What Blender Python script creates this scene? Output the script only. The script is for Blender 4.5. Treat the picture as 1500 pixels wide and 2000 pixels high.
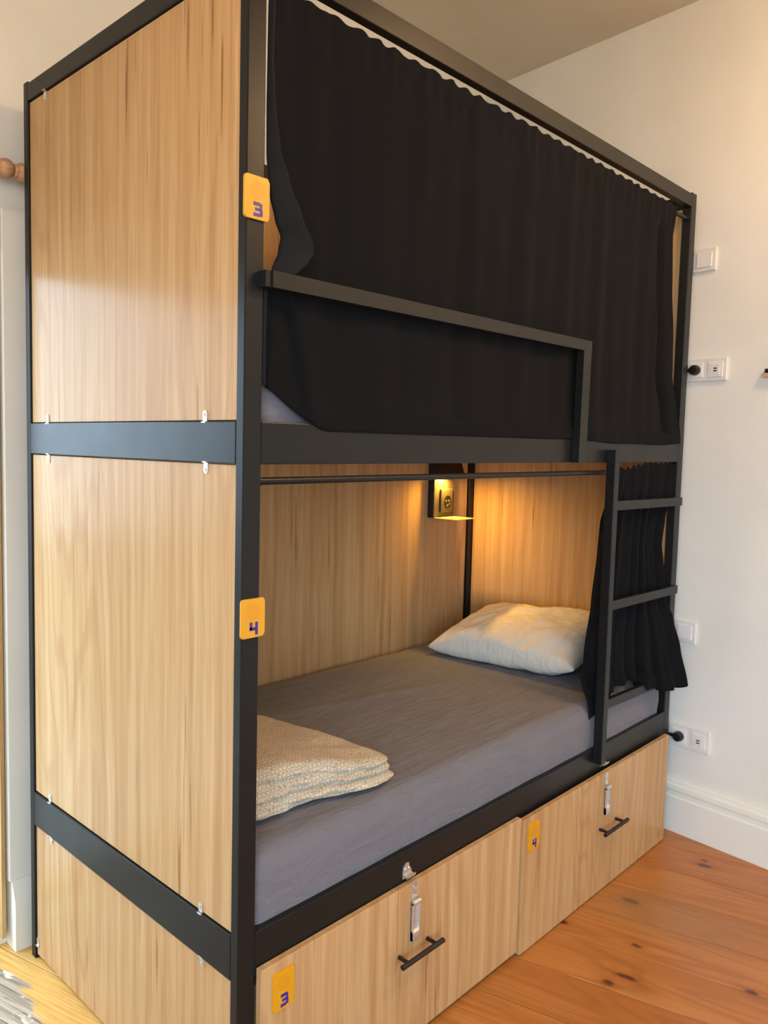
import bpy, bmesh, math, random
from mathutils import Vector, Matrix, noise

for o in list(bpy.data.objects):
    bpy.data.objects.remove(o)
scene = bpy.context.scene
COL = scene.collection
random.seed(7)

# ------------------------------------------------------------------ camera
cam_d = bpy.data.cameras.new('camera')
cam = bpy.data.objects.new('camera', cam_d)
COL.objects.link(cam)
_R = Vector((0.7120347459, -0.7018795175, 0.0192785764))
_U = Vector((0.0407015134, 0.0686698296, 0.9968088289))
_F = Vector((0.7009635564, 0.7089778539, -0.0774628633))
_C = Vector((-0.9367210553, -1.1687493744, 1.468334482))
m = Matrix((( _R.x, _U.x, -_F.x, _C.x), (_R.y, _U.y, -_F.y, _C.y), (_R.z, _U.z, -_F.z, _C.z), (0, 0, 0, 1)))
cam.matrix_world = m
cam_d.sensor_fit = 'HORIZONTAL'
cam_d.sensor_width = 36.0
cam_d.lens = 1549.336 * 36.0 / 1500.0
cam_d.shift_x = (750 - 635.68) / 1500.0
cam_d.shift_y = -(1000 - 986.80) / 1500.0
cam_d.clip_start = 0.02
scene.camera = cam

# ------------------------------------------------------------------ world (overcast daylight outside)
world = bpy.data.worlds.new('daylight')
scene.world = world
world.use_nodes = True
wn = world.node_tree.nodes
wl = world.node_tree.links
wn.clear()
wo = wn.new('ShaderNodeOutputWorld')
wb = wn.new('ShaderNodeBackground')
wt = wn.new('ShaderNodeTexCoord')
wx = wn.new('ShaderNodeSeparateXYZ')
wr = wn.new('ShaderNodeValToRGB')             # sky above the horizon, street and house fronts below it
wr.color_ramp.elements[0].position = 0.40
wr.color_ramp.elements[0].color = (0.24, 0.245, 0.24, 1)
wr.color_ramp.elements[1].position = 0.50
wr.color_ramp.elements[1].color = (0.73, 0.94, 1.17, 1)
wm = wn.new('ShaderNodeMath')
wm.operation = 'MULTIPLY_ADD'
wm.inputs[1].default_value = 0.5
wm.inputs[2].default_value = 0.5
wl.new(wt.outputs['Generated'], wx.inputs[0])
wl.new(wx.outputs[2], wm.inputs[0])
wl.new(wm.outputs[0], wr.inputs[0])
wl.new(wr.outputs[0], wb.inputs['Color'])
wb.inputs['Strength'].default_value = 6.7
wl.new(wb.outputs[0], wo.inputs[0])

# window openings of the room (x0, x1, z0, z1)
WIN1 = (-0.98, -0.040, 0.03, 1.970)      # balcony door in the wall behind the bed
WIN2 = (-4.05, -1.05, 0.30, 2.60)         # window in the left wall (y0, y1, z0, z1)
BACK_Y = 1.04
FRONT_Y = -4.3
LEFT_X = -1.80
CEIL_Z = 3.11

def area(name, loc, rot, sx, sy, portal=True, energy=0, color=(1, 1, 1)):
    l = bpy.data.lights.new(name, 'AREA')
    l.shape = 'RECTANGLE'
    l.size, l.size_y = sx, sy
    l.energy = energy
    l.color = color
    if portal:
        l.cycles.is_portal = True
    o = bpy.data.objects.new(name, l)
    o.location = loc
    o.rotation_euler = rot
    COL.objects.link(o)
    return o

area('balcony_door_portal', ((WIN1[0] + WIN1[1]) / 2, BACK_Y + 0.14, (WIN1[2] + WIN1[3]) / 2), (math.radians(-90), 0, 0),
     WIN1[1] - WIN1[0], WIN1[3] - WIN1[2])
area('window_portal', (LEFT_X - 0.24, (WIN2[0] + WIN2[1]) / 2, (WIN2[2] + WIN2[3]) / 2), (math.radians(90), 0, math.radians(-90)),
     WIN2[1] - WIN2[0], WIN2[3] - WIN2[2])

# ------------------------------------------------------------------ exposure
vs = scene.view_settings
vs.view_transform = 'Standard'
vs.look = 'None'
vs.gamma = 1.0
vs.use_curve_mapping = False
vs.exposure = 0.29

LAMP_POWER = (49.0, 17.0)
LED_POWER = 4.0

# ------------------------------------------------------------------ materials
def srgb(r, g, b):
    f = lambda c: (c / 255 / 12.92) if c / 255 <= 0.04045 else ((c / 255 + 0.055) / 1.055) ** 2.4
    return (f(r), f(g), f(b), 1.0)

class NT:
    def __init__(self, name, rough=0.5, base=(0.8, 0.8, 0.8, 1), metallic=0.0, spec=0.5):
        self.m = bpy.data.materials.new(name)
        self.m.use_nodes = True
        self.n = self.m.node_tree.nodes
        self.l = self.m.node_tree.links
        self.b = self.n['Principled BSDF']
        self.b.inputs['Roughness'].default_value = rough
        self.b.inputs['Base Color'].default_value = base
        self.b.inputs['Metallic'].default_value = metallic
        self.b.inputs['Specular IOR Level'].default_value = spec
    def new(self, t, **kw):
        n = self.n.new('ShaderNode' + t)
        for k, v in kw.items():
            if k in n.inputs.keys():
                n.inputs[k].default_value = v
            else:
                setattr(n, k, v)
        return n
    def link(self, a, b):
        self.l.new(a, b)
    def coords(self, kind='Object', scale=(1, 1, 1), rnd=0.0, rot=(0, 0, 0)):
        tc = self.new('TexCoord')
        mp = self.new('Mapping')
        mp.inputs['Scale'].default_value = scale
        mp.inputs['Rotation'].default_value = rot
        src = tc.outputs[kind]
        if kind == 'World':
            pass
        if rnd:
            oi = self.new('ObjectInfo')
            mu = self.new('VectorMath', operation='SCALE')
            cx = self.new('CombineXYZ')
            self.link(oi.outputs['Random'], cx.inputs[0])
            self.link(oi.outputs['Random'], cx.inputs[1])
            self.link(oi.outputs['Random'], cx.inputs[2])
            self.link(cx.outputs[0], mu.inputs[0])
            mu.inputs['Scale'].default_value = rnd
            ad = self.new('VectorMath', operation='ADD')
            self.link(src, ad.inputs[0])
            self.link(mu.outputs[0], ad.inputs[1])
            src = ad.outputs[0]
        self.link(src, mp.inputs['Vector'])
        return mp.outputs[0]
    def noise(self, vec, scale=5, detail=4, rough=0.5, dist=0.0):
        n = self.new('TexNoise', Scale=scale, Detail=detail, Roughness=rough, Distortion=dist)
        self.link(vec, n.inputs['Vector'])
        return n.outputs['Fac']
    def ramp(self, fac, stops):
        r = self.new('ValToRGB')
        e = r.color_ramp.elements
        while len(e) < len(stops):
            e.new(0.5)
        for el, (p, c) in zip(e, stops):
            el.position = p
            el.color = c
        self.link(fac, r.inputs[0])
        return r.outputs[0]
    def mix(self, fac, a, b, mode='MIX'):
        n = self.new('Mix', data_type='RGBA', blend_type=mode)
        for s, x in ((0, fac), (6, a), (7, b)):
            if hasattr(x, 'is_linked') or isinstance(x, bpy.types.NodeSocket):
                self.link(x, n.inputs[s])
            else:
                n.inputs[s].default_value = x
        return n.outputs[2]
    def math(self, op, a, b=0.0, clamp=False):
        n = self.new('Math', operation=op, use_clamp=clamp)
        for i, x in enumerate((a, b)):
            if isinstance(x, bpy.types.NodeSocket):
                self.link(x, n.inputs[i])
            else:
                n.inputs[i].default_value = x
        return n.outputs[0]
    def color(self, c):
        self.link(c, self.b.inputs['Base Color'])
    def bump(self, h, strength=0.2, dist=0.01):
        n = self.new('Bump', Strength=strength, Distance=dist)
        self.link(h, n.inputs['Height'])
        self.link(n.outputs[0], self.b.inputs['Normal'])

def wood_laminate():
    t = NT('light_oak_laminate', rough=0.22, spec=0.10)
    v0 = t.coords('Object', (1, 1, 1), rnd=17.0)
    def sc(s):
        mp = t.new('Mapping')
        mp.inputs['Scale'].default_value = s
        t.link(v0, mp.inputs['Vector'])
        return mp.outputs[0]
    def warped(s, amt):
        n = t.new('TexNoise', Scale=1.0, Detail=2.0)
        t.link(sc((3.0, 3.0, 1.6)), n.inputs['Vector'])
        sb = t.new('VectorMath', operation='SUBTRACT')
        t.link(n.outputs['Color'], sb.inputs[0])
        sb.inputs[1].default_value = (0.5, 0.5, 0.5)
        ml = t.new('VectorMath', operation='SCALE')
        t.link(sb.outputs[0], ml.inputs[0])
        ml.inputs['Scale'].default_value = amt
        ad = t.new('VectorMath', operation='ADD')
        t.link(v0, ad.inputs[0]); t.link(ml.outputs[0], ad.inputs[1])
        mp = t.new('Mapping')
        mp.inputs['Scale'].default_value = s
        t.link(ad.outputs[0], mp.inputs['Vector'])
        return mp.outputs[0]
    broad = t.noise(warped((7, 7, 0.35), 0.05), 1.0, 2, 0.5)
    streak = t.noise(warped((38, 38, 0.9), 0.025), 1.0, 3, 0.55)
    fine = t.noise(warped((170, 170, 4.5), 0.01), 1.0, 3, 0.6)
    # growth-ring contours: level lines of a stretched noise make the flame figure
    lv = t.noise(warped((4.2, 4.2, 0.55), 0.06), 1.0, 1.5, 0.45)
    rings = t.math('SINE', t.math('MULTIPLY', lv, 105.0))
    rmask = t.ramp(t.noise(sc((2.2, 2.2, 0.5)), 1.0, 1, 0.5), [(0.42, (0.04, 0.04, 0.04, 1)), (0.62, (0.34, 0.34, 0.34, 1))])
    rl_ = t.math('MULTIPLY', t.ramp(rings, [(0.35, (0, 0, 0, 1)), (0.95, (1, 1, 1, 1))]), rmask)
    # short dark pores
    pore = t.noise(warped((85, 85, 3.2), 0.02), 1.0, 2, 0.5)
    pmask = t.ramp(t.noise(warped((9, 9, 1.5), 0.05), 1.0, 2, 0.5), [(0.50, (0, 0, 0, 1)), (0.66, (1, 1, 1, 1))])
    pr = t.math('MULTIPLY', t.ramp(pore, [(0.60, (0, 0, 0, 1)), (0.70, (0.8, 0.8, 0.8, 1))]), pmask)
    c = t.ramp(broad, [(0.30, srgb(184, 144, 98)), (0.52, srgb(195, 158, 110)), (0.72, srgb(204, 171, 127))])
    c = t.mix(0.55, c, t.ramp(streak, [(0.30, srgb(166, 123, 80)), (0.5, srgb(195, 158, 111)), (0.7, srgb(210, 180, 137))]))
    c = t.mix(t.ramp(fine, [(0.34, (0.22, 0.22, 0.22, 1)), (0.58, (0, 0, 0, 1))]), c, srgb(157, 115, 74))
    c = t.mix(rl_, c, srgb(168, 120, 78))
    c = t.mix(pr, c, srgb(132, 88, 54))
    t.color(c)
    t.bump(fine, 0.04, 0.002)
    return t.m

def metal_black():
    t = NT('black_powder_coated_steel', rough=0.42, base=(0.0115, 0.012, 0.0118, 1), spec=0.23)
    f = t.noise(t.coords('Object', (1, 1, 1)), 900, 2)
    t.bump(f, 0.05, 0.001)
    g = t.noise(t.coords('Object', (1, 1, 1), rnd=3), 14, 4)
    r = t.new('MapRange')
    t.link(g, r.inputs[0])
    r.inputs[3].default_value = 0.28
    r.inputs[4].default_value = 0.40
    t.link(r.outputs[0], t.b.inputs['Roughness'])
    return t.m

def cloth(name, col, col2, weave=1600, rough=0.95, sheen=0.15, bump=0.12, wr=0.0):
    t = NT(name, rough=rough, base=col, spec=0.15)
    v = t.coords('Object', (1, 1, 1))
    f = t.noise(v, weave, 2, 0.6)
    g = t.noise(v, 6, 3, 0.5)
    t.color(t.mix(t.math('MULTIPLY', t.math('ADD', f, g), 0.5), col, col2))
    t.b.inputs['Sheen Weight'].default_value = sheen
    t.b.inputs['Sheen Roughness'].default_value = 0.6
    h = f
    if wr:
        a = t.noise(t.coords('Object', (4, 16, 8), rot=(0, 0, 0.5)), 1.6, 5, 0.6, 1.2)
        b = t.noise(t.coords('Object', (7, 30, 14), rot=(0, 0, 0.2)), 1.5, 4, 0.6, 0.8)
        h = t.math('ADD', t.math('MULTIPLY', f, 0.02), t.math('ADD', a, t.math('MULTIPLY', b, 0.5)))
        t.bump(h, wr, 0.02)
    else:
        t.bump(h, bump, 0.002)
    return t.m

def wall_paint(name, col):
    t = NT(name, rough=0.75, base=col, spec=0.3)
    v = t.coords('Object', (1, 1, 1))
    a = t.noise(v, 60, 5, 0.6)
    b = t.noise(v, 2.5, 3, 0.5)
    dark = (col[0] * 0.955, col[1] * 0.95, col[2] * 0.94, 1)
    t.color(t.mix(t.ramp(b, [(0.4, (0, 0, 0, 1)), (0.62, (1, 1, 1, 1))]), dark, col))
    t.bump(a, 0.08, 0.004)
    return t.m

PANG = math.radians(-75.0)              # floor boards run 15 degrees off the bed's short side
PD = Vector((math.cos(PANG), math.sin(PANG)))
PN = Vector((-PD.y, PD.x))

def plank_wood():
    t = NT('varnished_pine_floor', rough=0.33, spec=0.5)
    geo = t.new('NewGeometry')
    def along(s, rnd=0.0):
        mp = t.new('Mapping')
        mp.vector_type = 'POINT'
        mp.inputs['Rotation'].default_value = (0, 0, -PANG)
        t.link(geo.outputs['Position'], mp.inputs['Vector'])
        out = mp.outputs[0]
        if rnd:
            oi = t.new('ObjectInfo')
            cx = t.new('CombineXYZ')
            t.link(t.math('MULTIPLY', oi.outputs['Random'], rnd), cx.inputs[0])
            t.link(t.math('MULTIPLY', oi.outputs['Random'], rnd * 0.37), cx.inputs[2])
            ad = t.new('VectorMath', operation='ADD')
            t.link(out, ad.inputs[0]); t.link(cx.outputs[0], ad.inputs[1])
            out = ad.outputs[0]
        m2 = t.new('Mapping')
        m2.inputs['Scale'].default_value = s
        t.link(out, m2.inputs['Vector'])
        return m2.outputs[0]
    broad = t.noise(along((0.7, 9, 4), 23), 1.0, 3, 0.55, 0.5)
    fine = t.noise(along((5, 150, 40), 23), 1.0, 4, 0.65, 0.4)
    lv = t.noise(along((0.8, 6.5, 2), 31), 1.0, 1.5, 0.45, 0.3)
    rings = t.ramp(t.math('SINE', t.math('MULTIPLY', lv, 85.0)), [(0.2, (0, 0, 0, 1)), (0.95, (0.42, 0.42, 0.42, 1))])
    oi = t.new('ObjectInfo')
    c = t.ramp(broad, [(0.28, srgb(168, 104, 44)), (0.52, srgb(190, 126, 62)), (0.75, srgb(204, 144, 80))])
    c = t.mix(rings, c, srgb(150, 88, 36))
    c = t.mix(t.ramp(fine, [(0.36, (0.26, 0.26, 0.26, 1)), (0.6, (0, 0, 0, 1))]), c, srgb(136, 80, 36))
    c = t.mix(t.math('MULTIPLY', oi.outputs['Random'], 0.35), c, srgb(156, 90, 40))
    # knots
    def blob(x, y, rl, rw, soft=0.5):
        mp = t.new('Mapping')
        mp.vector_type = 'TEXTURE'
        mp.inputs['Location'].default_value = (x, y, 0)
        mp.inputs['Rotation'].default_value = (0, 0, PANG)
        mp.inputs['Scale'].default_value = (rl, rw, 1)
        wob = t.noise(geo.outputs['Position'], 45, 2, 0.5)
        t.link(geo.outputs['Position'], mp.inputs['Vector'])
        ln = t.new('VectorMath', operation='LENGTH')
        t.link(mp.outputs[0], ln.inputs[0])
        d = t.math('ADD', ln.outputs['Value'], t.math('MULTIPLY', t.math('SUBTRACT', wob, 0.5), 1.1))
        r = t.new('MapRange')
        r.interpolation_type = 'SMOOTHSTEP'
        r.inputs[1].default_value = 1.0 - soft
        r.inputs[2].default_value = 1.0 + soft
        r.inputs[3].default_value = 1.0
        r.inputs[4].default_value = 0.0
        t.link(d, r.inputs[0])
        return r.outputs[0]
    for (x, y, rl, rw) in KNOTS:
        c = t.mix(t.math('MULTIPLY', blob(x, y, rl * 2.1, rw * 2.2, 0.9), 0.45), c, srgb(140, 70, 28))
        c = t.mix(t.math('MULTIPLY', blob(x, y, rl, rw, 0.5), 0.85), c, srgb(76, 34, 20))
    # a grey worn patch where the varnish has gone
    c = t.mix(t.math('MULTIPLY', blob(1.53, -0.235, 0.20, 0.10, 0.9), 0.5), c, srgb(150, 122, 82))
    # daylight pool at the balcony door, painted into the boards as paler yellow
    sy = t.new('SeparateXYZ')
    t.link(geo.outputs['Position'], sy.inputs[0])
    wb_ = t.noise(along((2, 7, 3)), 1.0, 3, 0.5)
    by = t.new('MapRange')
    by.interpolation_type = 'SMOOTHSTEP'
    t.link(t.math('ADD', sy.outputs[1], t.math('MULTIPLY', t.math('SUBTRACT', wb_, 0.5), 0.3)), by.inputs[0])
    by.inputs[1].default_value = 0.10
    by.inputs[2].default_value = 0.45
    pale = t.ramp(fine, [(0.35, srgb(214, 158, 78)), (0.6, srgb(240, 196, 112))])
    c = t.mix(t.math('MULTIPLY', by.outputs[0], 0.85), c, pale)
    # weathered, paint-splashed boards in front of the balcony door
    wob = t.noise(along((3, 9, 3)), 1.0, 5, 0.65, 0.8)
    sx = t.new('SeparateXYZ')
    t.link(geo.outputs['Position'], sx.inputs[0])
    lim = t.math('ADD', sx.outputs[0], t.math('MULTIPLY', t.math('SUBTRACT', wob, 0.5), 0.16))
    yl = t.math('GREATER_THAN', sx.outputs[1], 0.35)
    mk = t.new('MapRange')
    t.link(lim, mk.inputs[0])
    mk.inputs[1].default_value = -0.085
    mk.inputs[2].default_value = -0.070
    mk.inputs[3].default_value = 1.0
    mk.inputs[4].default_value = 0.0
    mask = t.math('MULTIPLY', mk.outputs[0], yl)
    grey = t.ramp(t.noise(along((2.5, 95, 10)), 1.0, 3, 0.6, 0.5),
                  [(0.36, srgb(108, 96, 80)), (0.5, srgb(168, 152, 128)), (0.64, srgb(196, 182, 158))])
    splash = t.ramp(t.noise(along((10, 26, 10)), 1.0, 4, 0.6, 0.6), [(0.55, (0, 0, 0, 1)), (0.62, (0.8, 0.8, 0.8, 1))])
    grey = t.mix(splash, grey, srgb(232, 226, 206))
    c = t.mix(mask, c, grey)
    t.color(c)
    rr = t.math('ADD', 0.30, t.math('MULTIPLY', mask, 0.45))
    t.link(rr, t.b.inputs['Roughness'])
    t.bump(t.math('ADD', t.math('MULTIPLY', fine, 0.6), broad), 0.09, 0.004)
    return t.m

KNOTS = [(1.535, -0.123, 0.026, 0.013), (1.101, -0.254, 0.014, 0.011), (1.161, -0.279, 0.030, 0.009),
         (1.944, -0.204, 0.024, 0.012), (1.318, -0.236, 0.012, 0.008), (1.352, -0.542, 0.016, 0.008),
         (1.265, -0.028, 0.014, 0.010), (1.98, -0.19, 0.012, 0.006)]

def duvet_print():
    t = NT('beige_ring_print_cotton', rough=0.92, spec=0.15)
    v = t.coords('Object', (1, 1, 1))
    vo = t.new('TexVoronoi', feature='F1', Scale=85.0)
    vo.inputs['Randomness'].default_value = 0.25
    t.link(v, vo.inputs['Vector'])
    ring = t.ramp(vo.outputs['Distance'], [(0.0, (0, 0, 0, 1)), (0.38, (0, 0, 0, 1)), (0.47, (1, 1, 1, 1)), (0.60, (0.2, 0.2, 0.2, 1)), (1.0, (0, 0, 0, 1))])
    c = t.mix(ring, srgb(202, 194, 176), srgb(150, 138, 116))
    t.color(c)
    t.bump(t.noise(v, 900, 2), 0.1, 0.002)
    t.b.inputs['Sheen Weight'].default_value = 0.1
    return t.m

def plain(name, col, rough=0.5, metallic=0.0, spec=0.5, var=0.0):
    t = NT(name, rough=rough, base=col, metallic=metallic, spec=spec)
    f = t.noise(t.coords('Object', (1, 1, 1)), 35, 3)
    d = (col[0] * (1 - var), col[1] * (1 - var), col[2] * (1 - var), 1)
    t.color(t.mix(f, d, col))
    return t.m

def turned_wood():
    t = NT('turned_beech', rough=0.45)
    f = t.noise(t.coords('Object', (3, 60, 60)), 1.0, 3, 0.6, 0.5)
    t.color(t.ramp(f, [(0.35, srgb(176, 128, 92)), (0.65, srgb(214, 170, 130))]))
    return t.m

def glass():
    m_ = bpy.data.materials.new('window_glass')
    m_.use_nodes = True
    n, l = m_.node_tree.nodes, m_.node_tree.links
    n.clear()
    o = n.new('ShaderNodeOutputMaterial')
    tr = n.new('ShaderNodeBsdfTransparent')
    tr.inputs[0].default_value = (0.97, 0.98, 0.975, 1)
    gl = n.new('ShaderNodeBsdfGlossy')
    gl.inputs['Roughness'].default_value = 0.02
    mx = n.new('ShaderNodeMixShader')
    mx.inputs[0].default_value = 0.04
    l.new(tr.outputs[0], mx.inputs[1]); l.new(gl.outputs[0], mx.inputs[2])
    l.new(mx.outputs[0], o.inputs[0])
    return m_

def acrylic():
    t = NT('clear_acrylic', rough=0.25, base=srgb(226, 214, 190))
    tr = t.new('BsdfTransparent')
    mx = t.new('MixShader')
    mx.inputs[0].default_value = 0.45
    out = [q for q in t.n if q.type == 'OUTPUT_MATERIAL'][0]
    f = t.noise(t.coords('Object', (1, 1, 1)), 35, 2)
    t.color(t.mix(f, srgb(176, 164, 142), srgb(186, 174, 152)))
    t.link(t.b.outputs[0], mx.inputs[1]); t.link(tr.outputs[0], mx.inputs[2])
    t.link(mx.outputs[0], out.inputs['Surface'])
    return t.m

def emit(name, col, s):
    t = NT(name)
    t.b.inputs['Emission Color'].default_value = col
    t.b.inputs['Emission Strength'].default_value = s
    return t.m

M = dict(
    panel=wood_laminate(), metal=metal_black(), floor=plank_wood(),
    curtain=cloth('black_blackout_fabric', srgb(10, 11, 14), srgb(17, 18, 22), 1400, 0.95, 0.0),
    lining=cloth('charcoal_curtain_lining', srgb(30, 30, 32), srgb(40, 39, 41), 1400, 0.95, 0.0),
    sheet=cloth('grey_cotton_sheet', srgb(104, 104, 112), srgb(118, 118, 127), 1500, 0.9, 0.1, wr=0.55),
    pillow=cloth('ivory_cotton', srgb(226, 219, 204), srgb(238, 231, 217), 1300, 0.9, 0.1, wr=0.42),
    duvet=duvet_print(),
    wall=wall_paint('cream_wall_paint', srgb(236, 237, 231)), ceil=wall_paint('ceiling_paint', srgb(214, 206, 188)),
    trim=wall_paint('off_white_gloss_trim', srgb(237, 239, 232)),
    plastic=plain('white_plastic', srgb(232, 230, 226), 0.35, var=0.03),
    rocker=plain('white_plastic_rocker', srgb(238, 237, 236), 0.3, var=0.02),
    blackpl=plain('black_plastic', srgb(22, 22, 23), 0.45, var=0.2),
    zinc=plain('zinc_plated_steel', (0.74, 0.73, 0.69, 1), 0.33, 0.75, var=0.15),
    yellow=plain('yellow_acrylic', srgb(222, 160, 26), 0.35, var=0.06),
    amber=plain('amber_print', srgb(216, 153, 24), 0.4, var=0.05),
    violet=plain('violet_print', srgb(62, 44, 150), 0.45, var=0.1),
    handle=plain('dark_bronze_metal', srgb(40, 34, 31), 0.42, 0.3, var=0.1),
    bronze=plain('smoked_metal', srgb(62, 55, 46), 0.40, 0.0, var=0.08),
    beech=turned_wood(), glass=glass(),
    framewood=plain('honey_stained_frame', srgb(196, 160, 104), 0.5, var=0.15),
    sub=plain('subfloor_dark', srgb(50, 32, 20), 0.9, var=0.1),
    clear=acrylic(),
    led=emit('warm_led', (1.0, 0.75, 0.42, 1), 30.0),
    shade=plain('linen_lamp_shade', srgb(212, 190, 150), 0.8, var=0.05),
    bulb=emit('warm_bulb', (1.0, 0.66, 0.36, 1), 20.0),
    stone=plain('balcony_stone', srgb(176, 172, 162), 0.8, var=0.1),
    basewood=plain('plywood_base', srgb(170, 130, 90), 0.7, var=0.1),
)

# ------------------------------------------------------------------ helpers
def world_loc(o):
    v = Vector((0, 0, 0))
    while o is not None:
        v += o.location
        o = o.parent
    return v

def add(name, bm, mat, parent=None, smooth=False, auto=None):
    """link a bmesh given in world coordinates as one object with its origin at its base centre"""
    vs_ = [v.co for v in bm.verts]
    lo = Vector((min(v.x for v in vs_), min(v.y for v in vs_), min(v.z for v in vs_)))
    hi = Vector((max(v.x for v in vs_), max(v.y for v in vs_), max(v.z for v in vs_)))
    org = Vector(((lo.x + hi.x) / 2, (lo.y + hi.y) / 2, lo.z))
    bmesh.ops.translate(bm, verts=bm.verts, vec=-org)
    bmesh.ops.recalc_face_normals(bm, faces=bm.faces)
    me = bpy.data.meshes.new(name)
    if smooth:
        for f in bm.faces:
            f.smooth = True
        if auto:
            for e in bm.edges:
                if len(e.link_faces) == 2 and e.calc_face_angle(0) > auto:
                    e.smooth = False
    bm.to_mesh(me)
    bm.free()
    me.materials.append(M[mat])
    o = bpy.data.objects.new(name, me)
    COL.objects.link(o)
    if parent is not None:
        o.parent = parent
        o.location = org - world_loc(parent)
    else:
        o.location = org
    return o

def tag(o, label=None, cat=None, group=None, kind=None):
    if label: o['label'] = label
    if cat: o['category'] = cat
    if group: o['group'] = group
    if kind: o['kind'] = kind
    return o

def empty(name, loc, label, cat, group=None):
    o = bpy.data.objects.new(name, None)
    o.empty_display_size = 0.1
    COL.objects.link(o)
    o.location = loc
    return tag(o, label, cat, group)

def bbox(bm, x0, x1, y0, y1, z0, z1, bev=0.0, seg=2, mtx=None):
    ret = bmesh.ops.create_cube(bm, size=1.0)
    vs_ = ret['verts']
    for v in vs_:
        v.co = Vector(((x0 + x1) / 2 + v.co.x * (x1 - x0), (y0 + y1) / 2 + v.co.y * (y1 - y0), (z0 + z1) / 2 + v.co.z * (z1 - z0)))
    if bev > 0:
        es = list({e for v in vs_ for e in v.link_edges})
        r2 = bmesh.ops.bevel(bm, geom=es, offset=bev, segments=seg, affect='EDGES', profile=0.5)
        vs_ = list({v for f in r2['faces'] for v in f.verts} | {v for v in vs_ if v.is_valid})
    if mtx is not None:
        for v in vs_:
            v.co = mtx @ v.co
    return vs_

def box(name, x0, x1, y0, y1, z0, z1, mat, parent=None, bev=0.002, seg=2, mtx=None):
    bm = bmesh.new()
    bbox(bm, x0, x1, y0, y1, z0, z1, bev, seg, mtx)
    return add(name, bm, mat, parent, smooth=False)

def tube(bm, p0, p1, r, seg=20, r2=None, caps=True):
    p0, p1 = Vector(p0), Vector(p1)
    d = p1 - p0
    q = d.to_track_quat('Z', 'Y').to_matrix().to_4x4()
    mt = Matrix.Translation((p0 + p1) / 2) @ q
    bmesh.ops.create_cone(bm, cap_ends=caps, segments=seg, radius1=r, radius2=r if r2 is None else r2, depth=d.length, matrix=mt)

def cyl(name, p0, p1, r, mat, parent=None, seg=20, bev=0.0):
    bm = bmesh.new()
    tube(bm, p0, p1, r, seg)
    if bev:
        es = [e for e in bm.edges if len(e.link_faces) == 2 and e.calc_face_angle(0) > 1.0]
        bmesh.ops.bevel(bm, geom=es, offset=bev, segments=2, affect='EDGES')
    return add(name, bm, mat, parent, smooth=True, auto=math.radians(40))

def lathe(bm, prof, mtx, seg=28):
    rings = []
    for (r, h) in prof:
        rings.append([bm.verts.new(mtx @ Vector((r * math.cos(2 * math.pi * k / seg), r * math.sin(2 * math.pi * k / seg), h))) for k in range(seg)])
    for a, b in zip(rings, rings[1:]):
        for k in range(seg):
            bm.faces.new((a[k], a[(k + 1) % seg], b[(k + 1) % seg], b[k]))
    for r in (rings[0], rings[-1]):
        try:
            bm.faces.new(r)
        except ValueError:
            pass

def prism(bm, pts, fn, d0, d1):
    """extrude a 2-D polygon; fn(u, v, d) -> world"""
    a = [bm.verts.new(fn(u, v, d0)) for u, v in pts]
    b = [bm.verts.new(fn(u, v, d1)) for u, v in pts]
    n = len(pts)
    bm.faces.new(a)
    bm.faces.new(list(reversed(b)))
    for k in range(n):
        bm.faces.new((a[k], b[k], b[(k + 1) % n], a[(k + 1) % n]))

def rrect(w, h, r, n=6, cx=0, cy=0):
    pts = []
    for (sx, sy, a0) in ((1, 1, 0), (-1, 1, 90), (-1, -1, 180), (1, -1, 270)):
        for k in range(n + 1):
            a = math.radians(a0 + 90 * k / n)
            pts.append((cx + sx * (w / 2 - r) + r * math.cos(a), cy + sy * (h / 2 - r) + r * math.sin(a)))
    return pts

def interp(tab, x):
    """piecewise smooth interpolation in a table sorted by its first value"""
    if x <= tab[0][0]:
        return tab[0][1]
    for (a, fa), (b, fb) in zip(tab, tab[1:]):
        if x <= b:
            t = (x - a) / (b - a)
            t = t * t * (3 - 2 * t) * 0.5 + t * 0.5
            return fa + (fb - fa) * t
    return tab[-1][1]

def sstep(a, b, x):
    t = max(0.0, min(1.0, (x - a) / (b - a)))
    return t * t * (3 - 2 * t)

def nz(x, y, z=0.0):
    return noise.noise(Vector((x, y, z)))

def grid_mesh(rows):
    bm = bmesh.new()
    vv = [[bm.verts.new(p) for p in r] for r in rows]
    for a, b in zip(vv, vv[1:]):
        for k in range(len(a) - 1):
            bm.faces.new((a[k], a[k + 1], b[k + 1], b[k]))
    return bm

# ------------------------------------------------------------------ room shell
XW, WA = 2.13955, 0.09308            # right wall: x = XW + WA * y
WNORM = Vector((-1, WA, 0)).normalized()
WTAN = Vector((-WA, -1, 0)).normalized()   # along the wall, towards the room's front
def wallp(s, n, z):
    """s: metres along the right wall measured as -y, n: metres out of the wall"""
    p = Vector((XW - WA * s, -s, z))
    return p + WNORM * n

def slab(name, pts, z0, z1, mat, kind='structure'):
    bm = bmesh.new()
    prism(bm, pts, lambda u, v, d: Vector((u, v, d)), z0, z1)
    return tag(add(name, bm, mat), kind=kind)

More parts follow.
